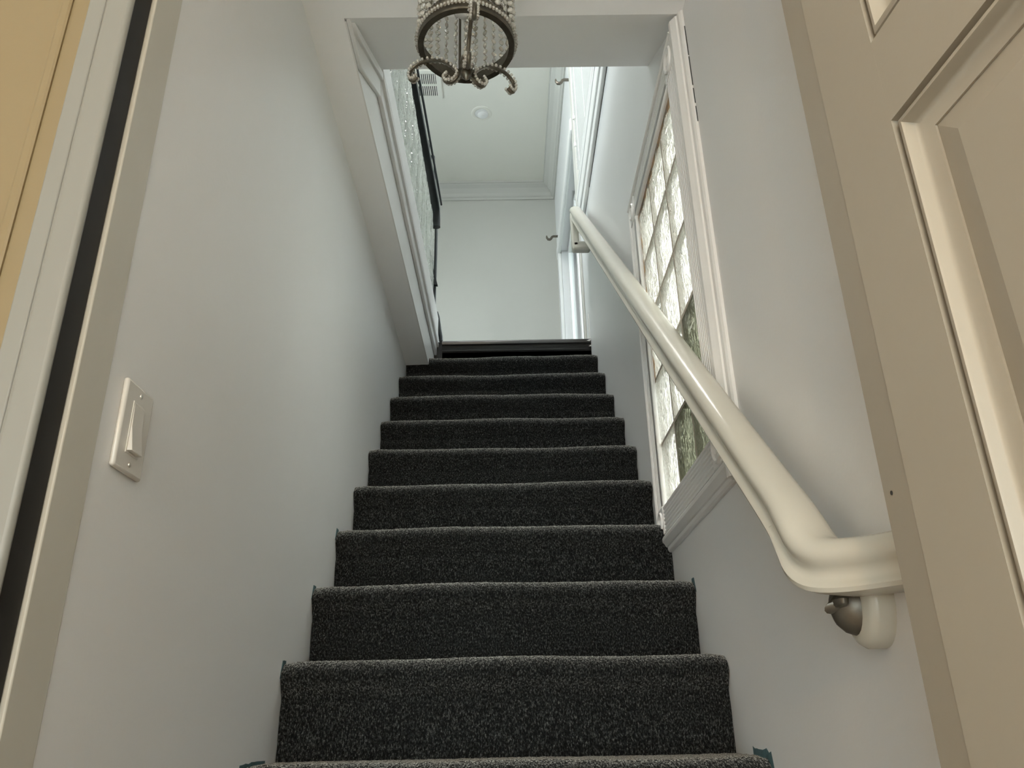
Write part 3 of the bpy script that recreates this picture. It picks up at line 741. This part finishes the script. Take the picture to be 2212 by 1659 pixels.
# ------------------------------------------------------------------ handrail
hr = thing('handrail', (0.43, 1.05, 0.1), 'ivory painted moulded wooden handrail on the right wall', 'handrail')
rp = [(-0.017, -0.033), (-0.026, -0.031), (-0.028, -0.026), (-0.026, -0.021), (-0.022, -0.018), (-0.020, -0.012), (-0.021, -0.006), (-0.025, -0.001), (-0.029, 0.004), (-0.031, 0.011), (-0.030, 0.019), (-0.025, 0.026), (-0.015, 0.0315), (0.0, 0.033)]
rp = rp + [(-a, b) for a, b in rp[::-1][1:]]
XH = 0.400
pA, pB = (1.115, 0.272), (3.60, 2.545)
sl_ = math.atan2(pB[1]-pA[1], pB[0]-pA[0])
path = [(XH, pA[0]+(pB[0]-pA[0])*t, pA[1]+(pB[1]-pA[1])*t) for t in (0.0, 0.1, 0.3, 0.5, 0.7, 0.9, 1.0)]
MB().sweep(rp, path, (1, 0, 0)).build('rail', 'rail', hr, smooth=True)
# thicker easing that turns level towards the hall
rp2 = [(a*1.16, b*1.12) for a, b in rp]
zl = 0.172
tn = math.tan(sl_)
# easing: the rail bends level and turns to the wall beside the door frame
ez = [(0.400, 1.160, 0.3132, 1.0), (0.400, 1.115, 0.2720, 1.02), (0.399, 1.092, 0.2490, 1.05), (0.3985, 1.072, 0.2265, 1.08), (0.3990, 1.054, 0.2045, 1.09), (0.403, 1.034, 0.1880, 1.08), (0.412, 1.010, 0.1780, 1.06), (0.429, 0.983, 0.1735, 1.04), (0.451, 0.953, 0.1720, 1.02), (0.480, 0.915, 0.1720, 1.02)]
def resample(P, n):
    out = []
    for i in range(len(P)-1):
        p0, p1, p2, p3 = P[max(i-1, 0)], P[i], P[i+1], P[min(i+2, len(P)-1)]
        for t in range(n):
            u = t/n
            out.append(tuple(0.5*((2*b) + (-a+c)*u + (2*a-5*b+4*c-d)*u*u + (-a+3*b-3*c+d)*u**3) for a, b, c, d in zip(p0, p1, p2, p3)))
    return out + [P[-1]]
ez = resample(ez, 3)
MB().sweep(rp, [p[:3] for p in ez], None, [p[3] for p in ez]).build('easing', 'rail', hr, smooth=True)
# upper end: drop and return to the wall
mb = MB()
MB().box(XH-0.030, XH+0.012, 3.575, 3.625, 2.315, 2.54).build('drop_block', 'rail', hr, bevel=0.012, seg=3)
MB().box(XH-0.028, XR, 3.575, 3.625, 2.300, 2.352).build('wall_return', 'rail', hr, bevel=0.012, seg=3)
# wall rosette and bracket
ry0, rz0 = 1.035, 0.137
ros = MB().lathe([(0.001, 0.0), (0.050, 0.0), (0.050, -0.020), (0.046, -0.027), (0.040, -0.030), (0.001, -0.030)], (0, 0, 0), 'x', 36)
ros.v = [(a+XR, b*0.95+ry0, c*1.12+rz0) for a, b, c in ros.v]
ro = ros.build('wall_rosette', 'rail', hr, smooth=True)
dm = MB().lathe([(0.001, -0.026), (0.012, -0.0245), (0.022, -0.019), (0.029, -0.010), (0.032, 0.0), (0.001, 0.0)], (0, 0, 0), 'x', 24)
dm.v = [(a+XR-0.030, b*0.95+ry0+0.010, c*1.15+rz0-0.002) for a, b, c in dm.v]
br = dm.build('bracket_dome', 'bronze', ro, smooth=True)
sd = MB().lathe([(0.001, -0.006), (0.018, -0.005), (0.025, -0.002), (0.027, 0.004), (0.001, 0.004)], (0, 0, 0), 'z', 24)
sd.v = [(a*0.35+XH+0.016, b*0.7+ry0-0.005, c+zl-0.036) for a, b, c in sd.v]
sd.build('saddle', 'bronze', hr, smooth=True)
MB().tube([(XR-0.045, ry0+0.004, rz0+0.006), (XR-0.060, ry0, rz0-0.006), (XH+0.022, ry0-0.003, zl-0.036)], 0.009, 10).build('bracket_arm', 'bronze', hr, smooth=True)
MB().ball((XR-0.0575, ry0+0.020, rz0-0.004), 0.0035, 8, 5).build('screw', 'black', ro)

# ------------------------------------------------------------------ light switch
sy, sz = 0.970, 0.361
sw = thing('light_switch', (XL, sy, sz), 'white rocker light switch plate on the left wall', 'light switch')
pw, ph_ = 0.039, 0.0585
MB().box(XL, XL+0.0075, sy-pw, sy+pw, sz-ph_, sz+ph_).build('wall_plate', 'plastic', sw, bevel=0.0045, seg=3)
fr = MB()
fx = XL+0.0075
fr.box(fx-0.001, fx+0.0010, sy-0.0175, sy+0.0175, sz-0.0345, sz+0.0345)
fr.build('rocker_frame', 'plastic', sw, bevel=0.0006)
mb = MB()
a, b = 0.0150, 0.0315
mb.add([(fx-0.001, sy-a, sz-b), (fx-0.001, sy+a, sz-b), (fx-0.001, sy+a, sz+b), (fx-0.001, sy-a, sz+b),
        (fx+0.0075, sy-a, sz-b), (fx+0.0075, sy+a, sz-b), (fx+0.0012, sy+a, sz+b), (fx+0.0012, sy-a, sz+b),
        (fx+0.0022, sy-a, sz+0.002), (fx+0.0022, sy+a, sz+0.002)],
       [(0, 3, 2, 1), (0, 1, 5, 4), (2, 3, 7, 6), (4, 5, 9, 8), (8, 9, 6, 7), (0, 4, 8, 7, 3), (1, 2, 6, 9, 5)])
mb.build('rocker', 'plastic', sw, bevel=0.0008)
for zz in (sz+0.0465, sz-0.0465):
    MB().lathe([(0.0005, 0.0), (0.0032, 0.0), (0.0030, 0.0009), (0.0005, 0.0014)], (XL+0.0075, sy, zz), 'x', 14).build('screw', 'screw', sw, smooth=True)

# ------------------------------------------------------------------ chandelier
CHX, CHY, CHZ = -0.066, 1.252, 1.298
ch = thing('chandelier', (CHX, CHY, CEIL), 'small drum chandelier of crystal bead strands with antique metal scrolls', 'chandelier')
def cpt(r, az, h): return (CHX + r*math.cos(az), CHY + r*math.sin(az), CHZ + h)
RR = 0.1
MB().lathe([(RR-0.012, 0.0), (RR, 0.0), (RR+0.001, 0.004), (RR-0.003, 0.010), (RR-0.003, 0.022), (RR+0.001, 0.028), (RR, 0.034), (RR-0.006, 0.034), (RR-0.008, 0.006), (RR-0.012, 0.004), (RR-0.012, 0.0)], (CHX, CHY, CHZ), 'z', 64, False).build('lower_ring', 'pewter', ch, smooth=True)
MB().lathe([(RR-0.010, 0.0), (RR, 0.0), (RR, 0.022), (RR-0.010, 0.022), (RR-0.010, 0.0)], (CHX, CHY, CHZ+0.290), 'z', 64, False).build('upper_ring', 'pewter', ch, smooth=True)
mb = MB()
for k in range(84):
    a = 2*math.pi*k/84; mb.ball(cpt(RR+0.0035, a, 0.016), 0.0042, 6, 4)
mb.build('ring_beads', 'crystal', ch, smooth=True)
mb = MB()
for k in range(44):
    a = 2*math.pi*(k+0.5)/44; mb.ball(cpt(RR-0.001, a, 0.0335), 0.0030, 6, 4)
mb.build('ring_studs', 'dark', ch, smooth=True)
MB().lathe([(0.001, 0.0), (0.045, 0.0), (0.05, -0.008), (0.05, -0.020), (0.03, -0.030), (0.001, -0.030)], (CHX, CHY, CEIL), 'z', 32).build('canopy', 'pewter', ch, smooth=True)
MB().tube([(CHX, CHY, CEIL-0.03), (CHX, CHY, CHZ+0.20)], 0.006, 10).build('stem', 'pewter', ch)
for a in (0.9, 0.9+2.094, 0.9+4.189):
    MB().tube([cpt(0.004, a, 0.300), cpt(RR-0.004, a, 0.300)], 0.004, 8).build('spoke', 'pewter', ch)
for a in (1.78, 1.78+2.094, 1.78+4.189):
    MB().tube([cpt(RR-0.008, a, 0.03), cpt(RR-0.008, a, 0.292)], 0.0028, 8).build('frame_bar', 'pewter', ch)
bb = MB().lathe([(0.012, 0.075), (0.013, 0.060), (0.022, 0.045), (0.030, 0.025), (0.031, 0.008), (0.026, -0.010), (0.014, -0.022), (0.001, -0.026)], (CHX, CHY, CHZ+0.115), 'z', 24)
bulb = bb.build('bulb', 'frost', ch, smooth=True)
MB().lathe([(0.001, 0.06), (0.016, 0.06), (0.016, 0.0), (0.001, 0.0)], (CHX, CHY, CHZ+0.185), 'z', 20).build('socket', 'pewter', ch, smooth=True)
# inner curved spokes holding the lamp holder
for a in (0.55, 2.6, -1.57):
    MB().tube([cpt(0.016, a, 0.19), cpt(0.05, a, 0.185), cpt(0.085, a, 0.165), cpt(RR-0.008, a, 0.15)], 0.005, 8).build('lamp_arm', 'pewter', ch, smooth=True)
# strands
def bead_mesh():
    mb = MB(); prof = [(0.0012, -0.0062), (0.0050, -0.0040), (0.0070, 0.0), (0.0050, 0.0040), (0.0012, 0.0062)]
    mb.lathe(prof, (0, 0, 0), 'z', 8)
    mb.v = [(a, b*0.55, c) for a, b, c in mb.v]
    me = mb.mesh('crystal_bead'); me.materials.append(M['crystal'])
    return me
BEAD = bead_mesh()
NST = 28
for k in range(NST):
    a = 2*math.pi*(k+0.3)/NST
    r = RR - 0.001
    x, y, _ = cpt(r, a, 0)
    wob = random.uniform(0, math.pi)
    mb = MB()
    pitch = 0.0188
    nb = 13
    z_top = CHZ + 0.290
    for j in range(nb+1):
        zc = z_top - j*pitch
        z1 = zc - pitch + 0.0062 if j else zc - pitch*0.5+0.004
        # little wire links between beads
        pts = [(x, y, zc-0.0050), (x+0.0022*math.cos(wob), y+0.0022*math.sin(wob), zc-0.0075), (x-0.0022*math.cos(wob), y-0.0022*math.sin(wob), zc-pitch+0.0075), (x, y, zc-pitch+0.0050)]
        if zc-pitch > CHZ+0.028: mb.tube(pts, 0.0006, 4)
    st = mb.build('bead_strand', 'pewter', ch)
    ub = MB()
    for j in range(1, nb+1):
        zc = z_top - j*pitch
        if zc < CHZ + 0.036: continue
        d = Vector((x, y, zc)); v_ = 829.5 - F_PX*d.dot(CU)/d.dot(CF)
        if v_ < -30:                     # cut off by the photograph's frame: joined into one part of the strand
            ub.lathe([(0.0012, -0.0062), (0.0066, 0.0), (0.0012, 0.0062)], (x, y, zc), 'z', 6); continue
        place('crystal_bead', BEAD, st, loc=(x, y, zc), rot=(random.uniform(-0.15, 0.15), random.uniform(-0.2, 0.2), wob + random.uniform(-0.5, 0.5)))
    if ub.v:
        uo = ub.build('upper_beads', 'crystal', st); uo['kind'] = 'stuff'
# three scroll arms
def spline(P, n=8):
    out = []
    for i in range(len(P)-1):
        p0, p1, p2, p3 = P[max(i-1, 0)], P[i], P[i+1], P[min(i+2, len(P)-1)]
        for t in range(n):
            u = t/n
            out.append(tuple(0.5*((2*b) + (-a+c)*u + (2*a-5*b+4*c-d)*u*u + (-a+3*b-3*c+d)*u**3) for a, b, c, d in zip(p0, p1, p2, p3)))
    out.append(P[-1]); return out
arm = spline([(0.112, -0.040), (0.122, -0.046), (0.129, -0.036), (0.126, -0.016), (0.108, -0.004), (0.080, -0.005), (0.052, -0.018), (0.028, -0.044), (0.018, -0.064), (0.026, -0.078), (0.042, -0.078), (0.049, -0.066), (0.042, -0.058)], 5)
for deg in (-80, 40, 160):
    az = math.radians(deg)
    pts = [cpt(r, az, h) for r, h in arm]
    ao = MB().tube(pts, 0.0042, 8).build('scroll_arm', 'pewter', ch, smooth=True)
    mb = MB()
    sx, sy_ = -math.sin(az), math.cos(az)
    for s in (-1, 1):
        for i, p in enumerate(pts[::2]): mb.ball((p[0]+s*sx*0.0068, p[1]+s*sy_*0.0068, p[2]+0.001), 0.0036, 6, 4)
    mb.build('bead_trim', 'crystal', ao, smooth=True)
MB().lathe([(0.001, -0.028), (0.004, -0.024), (0.010, -0.016), (0.0115, -0.006), (0.009, 0.0), (0.013, 0.004), (0.016, 0.012), (0.012, 0.030), (0.006, 0.040), (0.001, 0.042)], (CHX, CHY, CHZ-0.060), 'z', 20).build('finial', 'pewter', ch, smooth=True)

# ------------------------------------------------------------------ wear: old paint showing along the carpet edge
def patch(name, wall, x, pts, mat):
    s = 1 if x < 0 else -1
    n = len(pts); v = [(x+s*0.0004, a, b) for a, b in pts] + [(x-s*0.001, a, b) for a, b in pts]
    mb = MB().add(v, [tuple(range(n)), tuple(range(n, 2*n))[::-1]] + [(i, (i+1) % n, n+(i+1) % n, n+i) for i in range(n)])
    o = mb.build(name, mat, wall); o['label'] = 'strip of old teal paint'
    return o
wl = bpy.data.objects['wall_left']
rnd = random.Random(5)
def edge_patch(wall, x, i, w0, w1, up):
    y0, z0 = nose(i)
    lo = [(y0-0.010, z0-0.030), (y0+w0, z0-0.02)]
    top = []
    m = 9
    for k in range(m+1):
        t = k/m
        yy = y0 + w0 + (w1-w0)*(1-t)
        hh = up*(0.7+0.5*rnd.random())*(1 if t < 0.85 else 0.6)
        top.append((yy, z0+hh))
    pts = [(y0+w0-0.012, z0-0.035), (y0+w1, z0-0.02)] + top
    return patch('paint_patch', wall, x, pts, 'teal')
edge_patch(wl, XL, 1, 0.010, 0.17, 0.006)
edge_patch(wl, XL, 2, 0.012, 0.04, 0.004)
edge_patch(wl, XL, 3, 0.012, 0.04, 0.003)
edge_patch(wl, XL, 4, 0.012, 0.04, 0.003)
edge_patch(wall_right, XR, 1, 0.006, 0.12, 0.013)
edge_patch(wall_right, XR, 3, 0.012, 0.04, 0.004)

# small marks on the walls
mk = MB().tube([(XR+0.002, 1.527, 1.199), (XR-0.008, 1.527, 1.199), (XR-0.009, 1.527, 1.206)], 0.0015, 6).build('picture_nail', 'trim', wall_right)
pts = [(3.835, 1.90), (3.90, 1.90), (3.905, 1.93), (3.875, 1.95), (3.88, 1.985), (3.855, 2.02), (3.848, 2.06), (3.842, 2.02), (3.84, 1.95)]
v = [(XR-0.003, a, b) for a, b in pts] + [(XR+0.001, a, b) for a, b in pts]; n = len(pts)
MB().add(v, [tuple(range(n)), tuple(range(n, 2*n))[::-1]] + [(i, (i+1) % n, n+(i+1) % n, n+i) for i in range(n)]).build('peeling_paint', 'chip', wall_right)
